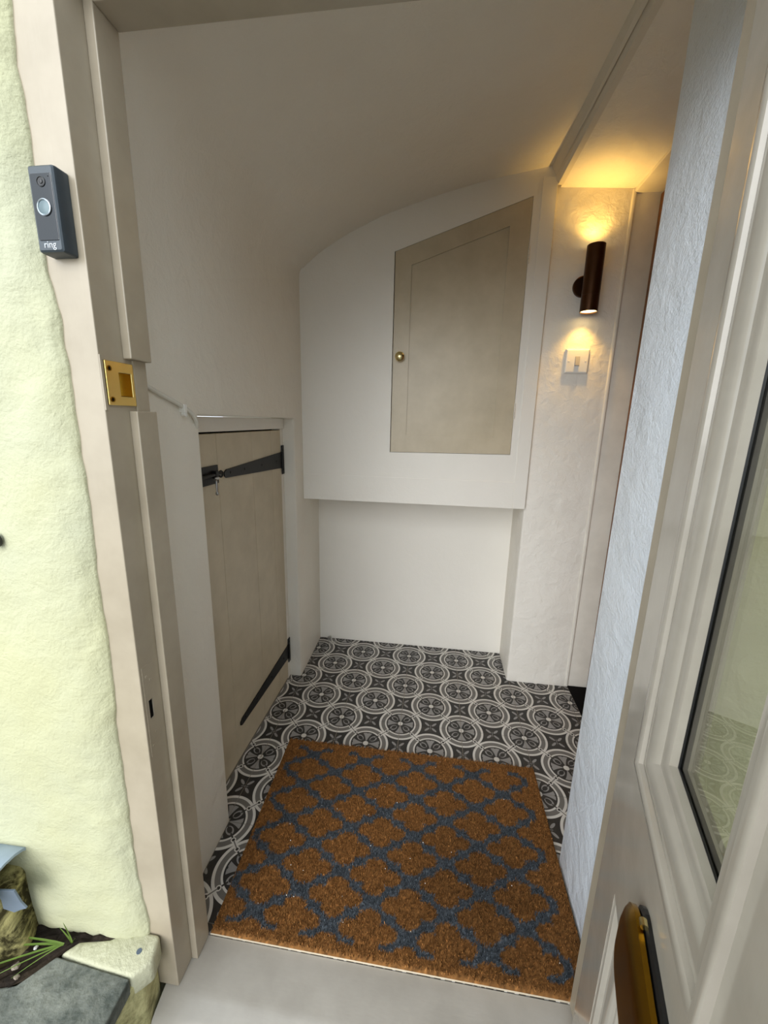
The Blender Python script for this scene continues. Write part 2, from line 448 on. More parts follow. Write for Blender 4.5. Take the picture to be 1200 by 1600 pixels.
# bulkhead above the recess, with the opening of the wall cupboard
CB = dict(x0=0.308, x1=0.7245, z0=0.876, z1=0.880, t0=1.515, t1=1.654)
def cbot(x): return CB['z0'] + (CB['z1']-CB['z0'])*(x-CB['x0'])/(CB['x1']-CB['x0'])
def ctop(x): return CB['t0'] + (CB['t1']-CB['t0'])*(x-CB['x0'])/(CB['x1']-CB['x0'])
X_B1 = 0.790
xs = sorted(set([-0.03, 0.03, 0.061, 0.147, 0.271, CB['x0'], 0.371, 0.468, 0.563, 0.656, CB['x1'], 0.775, X_B1]))
ZB = 0.692
def bulk_geo(inner):
    V, F = [], []
    def q(*p):
        k = len(V); V.extend(p); F.append(tuple(range(k, k+len(p))))
    yb = Y_BACK + 0.01
    for a, b in zip(xs, xs[1:]):
        za, zb = interp(a, CURVE)+0.03, interp(b, CURVE)+0.03
        if CB['x0'] <= a < CB['x1']:
            q((a, Y_BULK, ZB), (b, Y_BULK, ZB), (b, Y_BULK, cbot(b)), (a, Y_BULK, cbot(a)))
            q((a, Y_BULK, ctop(a)), (b, Y_BULK, ctop(b)), (b, Y_BULK, zb), (a, Y_BULK, za))
            q((a, Y_BULK, cbot(a)), (b, Y_BULK, cbot(b)), (b, inner, cbot(b)), (a, inner, cbot(a)))
            q((a, Y_BULK, ctop(a)), (b, Y_BULK, ctop(b)), (b, inner, ctop(b)), (a, inner, ctop(a)))
            q((a, inner, cbot(a)), (b, inner, cbot(b)), (b, inner, ctop(b)), (a, inner, ctop(a)))
        else:
            q((a, Y_BULK, ZB), (b, Y_BULK, ZB), (b, Y_BULK, zb), (a, Y_BULK, za))
        q((a, Y_BULK, ZB), (b, Y_BULK, ZB), (b, yb, ZB), (a, yb, ZB))
        q((a, yb, ZB), (b, yb, ZB), (b, yb, zb), (a, yb, za)); q((a, Y_BULK, za), (b, Y_BULK, zb), (b, yb, zb), (a, yb, za))
    for x, lo, hi in ((CB['x0'], cbot(CB['x0']), ctop(CB['x0'])), (CB['x1'], cbot(CB['x1']), ctop(CB['x1']))):
        q((x, Y_BULK, lo), (x, Y_BULK, hi), (x, inner, hi), (x, inner, lo))
    for x in (xs[0], xs[-1]):
        z = interp(x, CURVE)+0.03; q((x, Y_BULK, ZB), (x, Y_BULK, z), (x, yb, z), (x, yb, ZB))
    # weld
    bm = bmesh.new(); vv = [bm.verts.new(p) for p in V]
    for f in F: bm.faces.new([vv[i] for i in f])
    bmesh.ops.remove_doubles(bm, verts=bm.verts, dist=1e-5)
    bm.verts.index_update(); out = ([v.co.copy() for v in bm.verts], [[v.index for v in f.verts] for f in bm.faces]); bm.free()
    return out
bulk = struct(mk('wall_bulkhead', bulk_geo(Y_BULK+0.03), 'wall_smooth', smooth=20))
mk('edge_batten', box(0.7475, X_B1, Y_BULK-0.0022, Y_BULK+0.002, ZB+0.0005, 1.70), 'wall_smooth', bulk, bevel=0.0008)
mk('bottom_board', box(-0.006, 0.747, Y_BULK-0.0014, Y_BULK+0.002, ZB+0.0005, 0.786), 'wall_smooth', bulk, bevel=0.0006)

# right-hand side: recess cheek + pier, near wall, lintel soffit, inner doorway
struct(mk('wall_pier', box(0.7905, 1.015, Y_PIER, Y_BACK+0.005, -0.05, 1.70), 'pier_plaster', bevel=0.008, seg=3, smooth=50))
wrv, wrf = box(X_R, 1.06, Y_IN+0.0, -0.373, -0.05, 1.98)
wrv = [(x, y - (0.010*(z+0.05) if y > -0.5 else 0.0), z) for x, y, z in wrv]
struct(mk('wall_right', (wrv, wrf), 'white_wall', bevel=0.004, seg=3, smooth=50))
SOF = [(0.803, -0.39, 1.662), (1.02, -0.39, 1.655), (1.02, 0.30, 1.668), (0.803, 0.30, 1.680)]
sv = [Vector(p) for p in SOF] + [Vector((p[0], p[1], 1.98)) for p in SOF]
struct(mk('trim_soffit', (sv, [(0, 1, 2, 3), (4, 7, 6, 5), (0, 4, 5, 1), (1, 5, 6, 2), (2, 6, 7, 3), (3, 7, 4, 0)]), 'pier_plaster'))
hb = []
for y in (-0.617, Y_BULK+0.002):
    z1 = zc(0.775, y)+0.004; z0 = 1.679 - 0.028*(0.283-y)
    hb.append([(0.768, y, z1), (0.771, y, z1-0.009), (0.783, y, z1-0.014 - (z1-z0)*0.30), (0.786, y, z0+0.010), (0.792, y, z0+0.002), (0.806, y, z0), (0.812, y, z0+0.03), (0.812, y, z1+0.05), (0.768, y, z1+0.05)])
k = len(hb[0])
struct(mk('trim_header', (hb[0]+hb[1], [tuple(range(k)), tuple(range(2*k-1, k-1, -1))] + [(i, (i+1) % k, k+(i+1) % k, k+i) for i in range(k)]), 'ceiling_paint'))
fr3 = struct(mk('trim_inner_frame', box(1.0145, 1.14, Y_PIER+0.004, 0.40, 0.0, 1.98), 'white_trim', bevel=0.002))
mk('frame_bead', box(1.008, 1.0195, Y_PIER-0.004, Y_PIER+0.012, 0.0, 1.668), 'white_trim', fr3, bevel=0.004, seg=3, smooth=40)
mk('frame_head', box(1.0145, 1.14, -0.45, Y_PIER+0.004, 1.657, 1.98), 'white_trim', fr3, bevel=0.002)
mk('frame_post', box(1.03, 1.14, -0.50, -0.371, 0.0, 1.657), 'white_trim', fr3, bevel=0.002)
mk('rear_infill', box(1.135, 1.18, -0.50, 0.40, -0.05, 1.98), 'dark_gap', fr3)
struct(mk('trim_inner_threshold', box(1.0195, 1.135, -0.371, 0.2995, -0.04, 0.003), 'black_floor', bevel=0.002))
d3 = empty('door_3', (1.105, -0.03, 0.0), kind='structure')
for a, b in ((-0.37, -0.205), (-0.2045, -0.04), (-0.0395, 0.125), (0.1255, 0.2985)):
    mk('plank', box(1.088, 1.118, a, b, 0.004, 1.652), 'oak', d3, bevel=0.002)

# ------------------------------------------------------------------ front wall, frame, sill, ground
struct(mk('ground', box(-4, 5, -6, -0.62, -0.40, -0.20), 'paving'))
EDGE = [(0.10, 0.030), (0.153, 0.031), (0.245, 0.022), (0.35, 0.023), (0.46, 0.024), (0.517, 0.023), (0.605, 0.029), (0.676, 0.031), (0.725, 0.029), (0.79, 0.029), (0.878, 0.033), (0.911, 0.031), (0.99, 0.031), (1.049, 0.030), (1.099, 0.028), (1.146, 0.021), (1.205, 0.018), (1.271, 0.023), (1.311, 0.024), (1.339, 0.019), (1.392, 0.025), (1.60, 0.024)]
def render_wall(name, side):
    """lumpy rendered outer wall: side -1 left of the door, +1 right of it"""
    V, F = [], []
    ws = [0.0, 0.0, 0.002, 0.005, 0.009, 0.013, 0.018, 0.024, 0.031, 0.04, 0.05, 0.062, 0.075, 0.09, 0.11, 0.13, 0.15, 0.20, 0.27, 0.36, 0.5, 0.7, 1.0, 1.5]
    zz = [-0.2] + [0.08 + 0.0075*k for k in range(205)] + [1.75, 2.0, 2.5]
    for z in zz:
        e = interp(z, EDGE) + 0.0022*noise.noise(Vector((z*38, 3.1, side)))
        for i, t in enumerate(ws):
            prof = 0.004 + 0.021*(1-math.exp(-t/0.022))
            lump = (0.006*noise.noise(Vector((t*6, z*5, side*7))) + 0.0025*noise.noise(Vector((t*22, z*18, 2)))) * min(1, t/0.02) + (0.0022*noise.noise(Vector((t*75, z*48, 5))) + 0.0012*noise.noise(Vector((t*150, z*110, 9)))) * min(1, t/0.006) * math.exp(-t/0.09)
            shadow_dent = -0.010*math.exp(-((t-0.135)**2/0.0009 + (z-0.86)**2/0.0035)) if side < 0 else 0  # hollow shaped to stand for a soft shadow from an unseen cable
            foot = -0.012*max(0, min(1, (0.17-z)/0.06)) * min(1, t/0.02)*0.5
            y = -0.692 - prof - lump - shadow_dent - foot if i else -0.640
            x = e - t if side < 0 else (0.826 - e + t)
            V.append((x, y, z))
        V.append((V[-1][0], -0.617, z)); V.append((e-0.004 if side < 0 else 0.826-e+0.004, -0.617, z))
    k = len(ws)+2
    for j in range(len(zz)-1):
        for i in range(k): F.append((j*k+i, j*k+(i+1) % k, (j+1)*k+(i+1) % k, (j+1)*k+i))
    F.append(tuple(range(k))); F.append(tuple(range((len(zz)-1)*k, len(zz)*k)))
    return struct(mk(name, (V, F), 'yellow_render', smooth=55))
render_wall('wall_front_left', -1)
render_wall('wall_front_right', 1)
struct(mk('wall_front_above', box(0.021, 0.805, -0.71, -0.617, 1.49, 2.5), 'yellow_render', bevel=0.006))
struct(mk('trim_sky_block', box(-1.6, 2.4, -0.62, 0.9, 2.0, 2.06), 'dark_gap'))  # unseen slab added over the ceiling to keep sky light out

ZK0, ZK1 = 0.990, 1.055                                     # notch in the stop for the lock keep
frame = empty('trim_door_frame', (0.42, -0.655, 0.0), kind='structure')
tag(frame, 'greige painted door frame with brass lock keep around the porch opening', None)
mk('jamb', plate([-0.694, -0.683, -0.6745, -0.668, -0.647, Y_IN], [0.0, 0.540, 0.572, 1.008, 1.037, 1.49], lambda i, j: (i == 1 and j == 1) or (i == 3 and j == 3), lambda y, z, d: (0.071-d, y, z), 0.071), 'greige', frame, bevel=0.0012)
mk('jamb', box(0.766, 0.815, -0.694, Y_IN, 0.0, 1.49), 'greige', frame, bevel=0.0015)
mk('head', box(0.071, 0.766, -0.694, Y_IN, 1.432, 1.49), 'greige', frame, bevel=0.0015)
mk('stop', box(0.071, 0.083, -0.655, Y_IN, ZK1, 1.4315), 'greige', frame, bevel=0.0012)
mk('stop', box(0.071, 0.083, -0.655, Y_IN, 0.0, ZK0), 'greige', frame, bevel=0.0012)
mk('stop', box(0.754, 0.766, -0.655, Y_IN, 0.0, 1.4315), 'greige', frame, bevel=0.0012)
mk('head_stop', box(0.083, 0.754, -0.655, Y_IN, 1.420, 1.4315), 'greige', frame, bevel=0.0012)
mk('plaster_margin', box(-0.02, 0.04, Y_IN, Y_IN+0.004, 0.0, 1.5), 'wall_paint', frame)
# brass keep let into the jamb
keep = mk('lock_keep', join(plate([-0.6885, -0.668, -0.647, -0.6425], [0.9965, 1.008, 1.037, 1.0495], lambda i, j: i == 1 and j == 1, lambda y, z, d: (0.0735-d, y, z), 0.0025)), 'brass', frame, bevel=0.0006)
keep['label'] = 'brass lock keep with square pocket'
pv, pf = box(0.056, 0.0728, -0.6676, -0.6474, 1.0084, 1.0366)
mk('pocket', (pv, [q for q in pf if q != (1, 3, 7, 5)]), 'brass', keep)
for zz_ in (1.0405, 1.0035):
    mk('screw', lathe([(0.0034, 0), (0.0034, 0.0006), (0.0024, 0.0007), (0.0014, 0.0002)], (0.0735, -0.6825, zz_), (1, 0, 0), 14), 'brass_old', keep)
    mk('screw_slot', box(0.0737, 0.0744, -0.6833, -0.6817, zz_-0.0016, zz_+0.0016), 'dark_gap', keep)
mk('notch_edge', box(0.0705, 0.0722, -0.6935, -0.6895, ZK0, ZK1), 'greige', frame, bevel=0.0005)
mk('notch_back', box(0.0705, 0.0735, -0.6415, -0.6175, ZK0, ZK1), 'greige', frame, bevel=0.0005)
# painted-over mortice plate lower down
mp = mk('mortice_plate', plate([-0.689, -0.683, -0.6745, -0.666], [0.479, 0.540, 0.572, 0.630], lambda i, j: i == 1 and j == 1, lambda y, z, d: (0.0716-d, y, z), 0.0008), 'greige', frame)
mk('slot_shade', box(0.050, 0.0698, -0.6829, -0.6746, 0.5401, 0.5719), 'dark_gap', mp)  # solid black fill stands for the shade inside the slot
for yy, zz_ in ((-0.682, 0.612), (-0.675, 0.603), (-0.675, 0.514), (-0.683, 0.495)):
    mk('screw', lathe([(0.0022, 0), (0.0022, 0.0005), (0.0009, 0.0003)], (0.0716, yy, zz_), (1, 0, 0), 12), 'greige', mp)
# sill
prof = [(Y_IN-0.001, -0.001), (-0.692, -0.001), (-0.704, -0.004), (-0.722, -0.010), (-0.732, -0.015), (-0.738, -0.024), (-0.738, -0.055), (-0.730, -0.058), (-0.730, -0.20), (Y_IN-0.001, -0.20)]
struct(mk('trim_sill', prism(prof, lambda p, t: (t, p[0], p[1]), 0.046, 0.80), 'sill_paint', smooth=35))

# ------------------------------------------------------------------ front door (opens outwards, hinged on the right)
DA = math.radians(-106)
door = empty('door_1', (0.722, -0.695, 0.0), rz=DA, kind='structure')
tag(door, 'glazed greige front door standing open with brass letter flap', None)
W, ZT, TH = 0.695, 1.418, 0.039
ST, MU0, MU1 = 0.083, 0.292, 0.403
ZB_, ZM0, ZM1, ZTR = 0.008, 0.474, 0.646, 1.318
ZBR = 0.20
gl = 'greige_gloss'
mk('stile', box(0, ST, 0, TH, ZB_, ZT), gl, door, local=True)
mk('stile', box(W-ST, W, 0, TH, ZB_, ZT), gl, door, local=True)
mk('top_rail', box(ST, W-ST, 0, TH, ZTR, ZT), gl, door, local=True)
mk('middle_rail', box(ST, W-ST, 0, TH, ZM0, ZM1), gl, door, local=True)
mk('bottom_rail', box(ST, W-ST, 0, TH, ZB_, ZBR), gl, door, local=True)
mk('muntin', box(MU0, MU1, 0, TH, ZM1, ZTR), gl, door, local=True)
mk('muntin', box(MU0, MU1, 0, TH, ZBR, ZM0), gl, door, local=True)
MP = [(0, 0.004), (0, -0.0045), (0.003, -0.006), (0.008, -0.006), (0.0115, -0.004), (0.0125, 0.0), (0.015, -0.001), (0.022, -0.0012), (0.029, 0.001), (0.034, 0.0045), (0.0355, 0.0065), (0.039, 0.0068), (0.043, 0.0075), (0.046, 0.0095), (0.0465, 0.016), (0.0, 0.016)]
MP2 = [(0, 0.016), (0, 0.0008), (0.006, 0.0015), (0.009, 0.004), (0.010, 0.0065), (0.013, 0.006), (0.022, 0.0075), (0.028, 0.011), (0.030, 0.0135), (0.034, 0.014), (0.036, 0.018), (0.0, 0.018)]
def moulding(x0, x1, z0, z1, flip=False, MP=MP):
    V, F = [], []; n = len(MP)
    for (cx, cz, sx, sz) in ((x0, z0, 1, 1), (x1, z0, -1, 1), (x1, z1, -1, -1), (x0, z1, 1, -1)):
        for t, y in MP: V.append((cx+sx*t, (TH-y if flip else y), cz+sz*t))
    for c in range(4):
        d = (c+1) % 4
        for i in range(n): F.append((c*n+i, c*n+(i+1) % n, d*n+(i+1) % n, d*n+i))
    return V, F
for (a, b) in ((ST, MU0), (MU1, W-ST)):
    mo = mk('glazing_moulding', moulding(a, b, ZM1, ZTR), gl, door, local=True, smooth=32)
    mk('glazing_moulding', moulding(a, b, ZM1, ZTR, True), gl, door, local=True, smooth=32)
    pane = mk('glass_pane', box(a+0.02, b-0.02, 0.0175, 0.0215, ZM1+0.02, ZTR-0.02), 'pane_glass', door, local=True)
    pt = [(0, 0.0158), (0.0470, 0.0158), (0.0476, 0.0164), (0.0476, 0.0173), (0, 0.0173)]
    V, F = [], []
    for (cx, cz, sx, sz) in ((a, ZM1, 1, 1), (b, ZM1, -1, 1), (b, ZTR, -1, -1), (a, ZTR, 1, -1)):
        for t, y in pt[1:4]+[(0.0455, 0.0173), (0.0455, 0.0158)]: V.append((cx+sx*t, y, cz+sz*t))
    n = 5
    for c in range(4):
        d = (c+1) % 4
        for i in range(n): F.append((c*n+i, c*n+(i+1) % n, d*n+(i+1) % n, d*n+i))
    mk('putty_line', (V, F), 'black_rubber', door, local=True)
    mk('panel_moulding', moulding(a, b, ZBR, ZM0, False, MP2), gl, door, local=True, smooth=32)
    mk('panel_moulding', moulding(a, b, ZBR, ZM0, True, MP2), gl, door, local=True, smooth=32)
    mk('panel', box(a+0.001, b-0.001, 0.0165, 0.0225, ZBR+0.001, ZM0-0.001), gl, door, local=True)
# letter flap
def rounded(x0, x1, z0, z1, r, n=6):
    P = []
    for cx, cz, a0 in ((x1-r, z0+r, -90), (x1-r, z1-r, 0), (x0+r, z1-r, 90), (x0+r, z0+r, 180)):
        for k in range(n+1):
            a = math.radians(a0+90*k/n); P.append((cx+r*math.cos(a), cz+r*math.sin(a)))
    return P
def dished(x0, x1, z0, z1, r, levels):
    """stack of rounded outlines (inset, y); first is the back"""
    V, F = [], []
    for ins, y in levels:
        ring = rounded(x0+ins, x1-ins, z0+ins, z1-ins, max(r-ins, 0.002)); m = len(ring)
        V += [(p[0], y(p[1]) if callable(y) else y, p[1]) for p in ring]
    for l in range(len(levels)-1):
        for i in range(m): F.append((l*m+i, l*m+(i+1) % m, (l+1)*m+(i+1) % m, (l+1)*m+i))
    F.append(tuple(range(m))); F.append(tuple(range((len(levels)-1)*m, len(levels)*m)))
    return V, F
FX0, FX1 = 0.163, 0.532
flap = mk('letter_flap', dished(FX0, FX1, 0.504, 0.588, 0.030, [(0, -0.006), (0, -0.010), (0.004, -0.013), (0.012, -0.0165), (0.02, -0.017)]), 'brass_old', door, local=True, smooth=30)
flap['label'] = 'brass letter flap on the middle rail'
mk('letter_frame', dished(FX0+0.004, FX1-0.004, 0.512, 0.592, 0.026, [(0, 0.0), (0, -0.003), (0.003, -0.0045)]), 'black_rubber', flap, local=True)
for x in (FX0+0.036, FX1-0.036):
    mk('pivot', cyl((x, -0.006, 0.5925), (1 if x > 0.3 else -1, 0, 0), 0.0030, 0.006, 12), 'brass_knob', flap, local=True)
for z in (0.25, 1.20):
    mk('butt_hinge', join(box(-0.0035, 0.0, 0.006, 0.034, z, z+0.075), cyl((-0.004, 0.040, z), (0, 0, 1), 0.0045, 0.075, 14)), 'brass_old', door, local=True)

# ------------------------------------------------------------------ low plank door on the left
XD = -0.052
d2 = empty('door_2', (XD-0.01, -0.09, 0.0), kind='structure')
tag(d2, 'low greige plank door with black strap hinges', None)
edges = [-0.392, -0.234, -0.047, 0.066, 0.166]
ys_ = [(-0.392, -0.2345), (-0.2335, -0.0475), (-0.0465, 0.0895), (0.0905, 0.168)]
for a, b in ys_:
    mk('plank', box(XD-0.022, XD, a, b, 0.008, 0.946), 'greige_door', d2, bevel=0.0010)
mk('door_head', box(XD-0.03, XD+0.004, OPN0+0.001, OPN1-0.001, 0.9505, OPZ-0.001), 'wall_smooth', d2, bevel=0.002)
mk('door_post', box(XD-0.03, XD-0.001, 0.1695, OPN1-0.0005, 0.0, 0.950), 'wall_smooth', d2, bevel=0.0015)
mk('rear_board', box(XD-0.04, XD-0.031, OPN0+0.001, OPN1-0.001, 0.0, OPZ-0.001), 'dark_gap', d2)
def strap(zc_, tip_z, name='strap_hinge'):
    x0, x1 = XD+0.0005, XD+0.0035
    poly = [(0.166, zc_-0.027), (0.166, zc_+0.027), (-0.200, tip_z+0.010), (-0.211, tip_z+0.004), (-0.211, tip_z-0.006), (-0.203, tip_z-0.011)]
    h = mk(name, prism(poly, lambda p, t: (t, p[0], p[1]), x0, x1), 'black_iron', d2, bevel=0.0006)
    mk('hinge_plate', box(x0, x1, 0.1705, 0.189, zc_-0.049, zc_+0.049), 'black_iron', h, bevel=0.0006)
    mk('knuckle', cyl((x1+0.001, 0.168, zc_-0.029), (0, 0, 1), 0.0042, 0.058, 14), 'black_iron', h)
    for t in (0.12, 0.42, 0.72, 0.93):
        y = 0.166 + (-0.206-0.166)*t; z = zc_ + (tip_z-zc_)*t
        mk('screw', lathe([(0.0042, 0), (0.0042, 0.0006), (0.0025, 0.0014), (0.0008, 0.0016)], (x1, y, z), (1, 0, 0), 12), 'black_iron', h)
    for dz in (-0.034, 0.034):
        mk('screw', lathe([(0.0036, 0), (0.0036, 0.0006), (0.001, 0.0014)], (x1, 0.1805, zc_+dz), (1, 0, 0), 12), 'black_iron', h)
strap(0.846, 0.846)
strap(0.118, 0.117)
bolt = mk('pad_bolt', box(XD+0.0005, XD+0.004, -0.345, -0.240, 0.828, 0.872), 'black_iron', d2, bevel=0.0008)
mk('bolt_bar', cyl((XD+0.009, -0.36, 0.851), (0, 1, 0), 0.0045, 0.118, 12), 'black_iron', bolt)
for y in (-0.33, -0.262):
    mk('bolt_guide', box(XD+0.004, XD+0.0145, y-0.006, y+0.006, 0.842, 0.860), 'black_iron', bolt, bevel=0.001)
ring = []
for k in range(15):
    a = math.radians(-150 + 300*k/14); ring.append((XD+0.006, -0.233+0.0075*math.cos(a)*1.0, 0.849+0.0075*math.sin(a)))
mk('bolt_loop', tube(ring, 0.0022, 8), 'black_iron', bolt)
pin = mk('bolt_pin', tube(smooth_path([(XD+0.014, -0.272, 0.842), (XD+0.019, -0.277, 0.838), (XD+0.020, -0.279, 0.826), (XD+0.020, -0.279, 0.812)]), 0.0026, 8), 'steel', bolt)
mk('pin_knob', lathe([(0.001, -0.001), (0.0036, 0.001), (0.0042, 0.004), (0.0036, 0.007), (0.001, 0.009)], (XD+0.020, -0.279, 0.813), (0, 0, -1), 12), 'steel', bolt, smooth=60)
mk('pin_clasp', box(XD+0.012, XD+0.017, -0.277, -0.260, 0.840, 0.846), 'steel', bolt, bevel=0.001)

# ------------------------------------------------------------------ wall cupboard door with slanted top
cup = empty('wall_cupboard', (0.516, Y_BULK, 0.876), 'greige wall cupboard with slanted top and small brass knob', 'cupboard')
GA = 0.0022
xa, xb = CB['x0']+GA*1.3, CB['x1']-GA*0.5
ia, ib = 0.364, 0.662
it = lambda x: 1.475 + (1.576-1.475)*(x-ia)/(ib-ia)
yf, yb = Y_BULK-0.0005, Y_BULK+0.018
ex = lambda p, t: (p[0], t, p[1])
bz, tz = (lambda x: cbot(x)+GA*0.6), (lambda x: ctop(x)-GA*0.7)
ib0 = 0.9375
mk('stile', prism([(xa, bz(xa)), (ia, bz(ia)), (ia, tz(ia)), (xa, tz(xa))], ex, yf, yb), 'greige_door', cup)
mk('stile', prism([(ib, bz(ib)), (xb, bz(xb)), (xb, tz(xb)), (ib, tz(ib))], ex, yf, yb), 'greige_door', cup)
mk('top_rail', prism([(ia, it(ia)), (ib, it(ib)), (ib, tz(ib)), (ia, tz(ia))], ex, yf, yb), 'greige_door', cup)
mk('bottom_rail', prism([(ia, bz(ia)), (ib, bz(ib)), (ib, ib0), (ia, ib0)], ex, yf, yb), 'greige_door', cup)
mk('panel', prism([(ia, ib0), (ib, ib0), (ib, it(ib)), (ia, it(ia))], ex, yf+0.0045, yb-0.004), 'greige_door', cup)
KX, KZ = 0.335, 1.195
kn = mk('knob', lathe([(0.009, 0), (0.009, 0.002), (0.0062, 0.004), (0.006, 0.009), (0.011, 0.012), (0.0155, 0.016), (0.0155, 0.020), (0.012, 0.024), (0.006, 0.0265), (0.0005, 0.027)], (KX, yf, KZ), (0, -1, 0), 24), 'brass_knob', cup, smooth=40)
kn['label'] = 'small round brass knob'
for z in (1.00, 1.47):
    mk('hinge', join(*[cyl((xb+0.002, yf-0.001, z+0.013*k), (0, 0, 1), 0.0026, 0.0115, 10) for k in range(4)]), 'white_trim', cup)

# ------------------------------------------------------------------ lamp, switch, cable
LX, LY, LZ0, LZ1, LR = 0.912, 0.252, 1.322, 1.505, 0.0255
lamp = empty('wall_lamp', (LX, Y_PIER, 1.40), 'dark bronze cylinder wall lamp glowing up and down', 'wall lamp')
body = mk('lamp_body', lathe([(LR-0.002, 0.006), (LR-0.002, 0.0), (LR, 0.0), (LR, 0.046), (LR-0.0006, 0.0464), (LR-0.0006, 0.0474), (LR, 0.048), (LR, LZ1-LZ0), (LR-0.002, LZ1-LZ0), (LR-0.002, LZ1-LZ0-0.006)], (LX, LY, LZ0), (0, 0, 1), 40), 'bronze', lamp, smooth=30)
mk('wall_plate', lathe([(0.031, 0), (0.031, 0.006), (0.0285, 0.008)], (LX-0.012, Y_PIER, 1.405), (0, -1, 0), 36), 'bronze', lamp, smooth=30)
mk('lamp_arm', cyl((LX-0.006, Y_PIER-0.007, 1.405), (0.1, -1, 0), 0.010, 0.022, 16), 'bronze', lamp, smooth=40)
mk('lens', lathe([(LR-0.003, 0), (LR-0.003, 0.002)], (LX, LY, LZ0+0.0035), (0, 0, 1), 32), 'lamp_lens', body)
mk('lens', lathe([(LR-0.003, 0), (LR-0.003, 0.002)], (LX, LY, LZ1-0.0055), (0, 0, 1), 32), 'lamp_lens', body)
def spot(loc, d, power, size, blend, rad):
    l = bpy.data.lights.new('lamp_bulb', 'SPOT'); l.energy = power; l.color = (1.0, 0.57, 0.12)
    l.spot_size = math.radians(size); l.spot_blend = blend; l.shadow_soft_size = rad
    o = bpy.data.objects.new('lamp_bulb', l); COL.objects.link(o); o.parent = lamp
    o.location = (Vector(loc)-BASE[lamp.name][0])*S; o.rotation_euler = Vector(d).to_track_quat('-Z', 'Y').to_euler()
spot((LX, LY+0.004, LZ1+0.003), (0, 0, 1), 1.5, 125, 0.9, 0.012)
spot((LX, LY+0.004, LZ0-0.003), (0, 0, -1), 1.6, 105, 0.9, 0.012)

sw = empty('light_switch', (0.907, Y_PIER, 1.147), 'square white single light switch on the pier below the lamp', 'light switch')
sx0, sx1, sz0, sz1 = 0.8705, 0.9445, 1.147, 1.2235
V, F = [], []
for ins, y in ((0, Y_PIER+0.001), (0, Y_PIER-0.004), (0.0035, Y_PIER-0.0085), (0.006, Y_PIER-0.009)):
    V += [(sx0+ins, y, sz0+ins), (sx1-ins, y, sz0+ins), (sx1-ins, y, sz1-ins), (sx0+ins, y, sz1-ins)]
for l in range(3):
    for i in range(4): F.append((l*4+i, l*4+(i+1) % 4, l*4+4+(i+1) % 4, l*4+4+i))
F += [(0, 1, 2, 3), (12, 13, 14, 15)]
mk('switch_plate', (V, F), 'white_plastic', sw, bevel=0.0008)
scx, scz = (sx0+sx1)/2, (sz0+sz1)/2
mk('rocker_surround', box(scx-0.0075, scx+0.0075, Y_PIER-0.0098, Y_PIER-0.008, scz-0.0145, scz+0.0145), 'rocker_shade', sw, bevel=0.0004)
V = [(scx-0.0062, Y_PIER-0.0095, scz-0.013), (scx+0.0062, Y_PIER-0.0095, scz-0.013), (scx+0.0062, Y_PIER-0.0095, scz+0.013), (scx-0.0062, Y_PIER-0.0095, scz+0.013),
     (scx-0.0062, Y_PIER-0.0150, scz-0.013), (scx+0.0062, Y_PIER-0.0150, scz-0.013), (scx+0.0062, Y_PIER-0.0100, scz+0.013), (scx-0.0062, Y_PIER-0.0100, scz+0.013)]
mk('rocker', (V, box(0, 1, 0, 1, 0, 1)[1] and [(0, 3, 2, 1), (4, 5, 6, 7), (0, 1, 5, 4), (1, 2, 6, 5), (2, 3, 7, 6), (3, 0, 4, 7)]), 'rocker_shade', sw, bevel=0.0006)
for x in (sx0+0.011, sx1-0.011):
    mk('screw_cap', lathe([(0.0028, 0), (0.0028, 0.0006), (0.0012, 0.001)], (x, Y_PIER-0.009, scz), (0, -1, 0), 12), 'white_plastic', sw)

cab = empty('cable', (0.012, -0.48, 0.96), 'white cable clipped to the left wall above the plank door', 'cable')
cp = smooth_path([(0.030, -0.612, 1.050), (0.020, -0.575, 1.040), (0.014, -0.530, 1.0265), (0.0135, -0.49, 1.014), (0.013, -0.452, 1.002), (0.013, -0.425, 0.990), (0.010, -0.408, 0.974), (-0.004, -0.396, 0.955), (-0.030, -0.3905, 0.935)])
mk('cord', tube(cp, 0.0038, 10), 'cable_white', cab, smooth=60)
mk('cable_clip', join(box(0.0065, 0.0185, -0.454, -0.446, 0.991, 1.006), cyl((0.010, -0.450, 0.9885), (1, 0, 0), 0.0045, 0.008, 10)), 'white_plastic', cab, bevel=0.001)

# ------------------------------------------------------------------ doormat
mat = empty('doormat', (0.432, -0.370, 0.0), 'brown coir doormat with blue grey trellis pattern inside the doorway', 'doormat')
MXA, MXB, MYA, MYB = 0.0, 1.0, 0.0, 1.0
c00, c10, c11, c01 = Vector((0.086, -0.6175)), Vector((0.800, -0.6165)), Vector((0.801, -0.122)), Vector((0.064, -0.126))
def mat_xy(u, v):
    return (c00*(1-u)*(1-v) + c10*u*(1-v) + c11*u*v + c01*(1-u)*v)
mk('backing', prism([c00, c10, c11, c01], lambda p, t: (p[0], p[1], t), 0.0002, 0.0045), 'coir_backing', mat)
PX, PY = 0.1545, 0.0988
def pattern(x, y):
    """True where the trellis (blue grey) is printed; lattice laid out on the mat"""
    inside = (x > 0.085) & (x < 0.772) & (y > -0.598) & (y < -0.150)
    best = np.zeros_like(x, bool)
    for ox, oy in ((0.466, -0.4255), (0.466+PX/2, -0.4255+PY/2)):
        u = (x-ox)/PX; v = (y-oy)/PY
        u = np.abs(u-np.round(u))*2; v = np.abs(v-np.round(v))*2
        for cx, cy, r in ((0.42, 0, 0.325), (0, 0.42, 0.325), (0, 0, 0.44)):
            best |= (u-cx)**2 + (v-cy)**2 < r*r
    # the outermost half cells are open (plain)
    edge_l = (x < 0.155-PX/2*0.45) & False
    return inside & ~best & ~edge_l
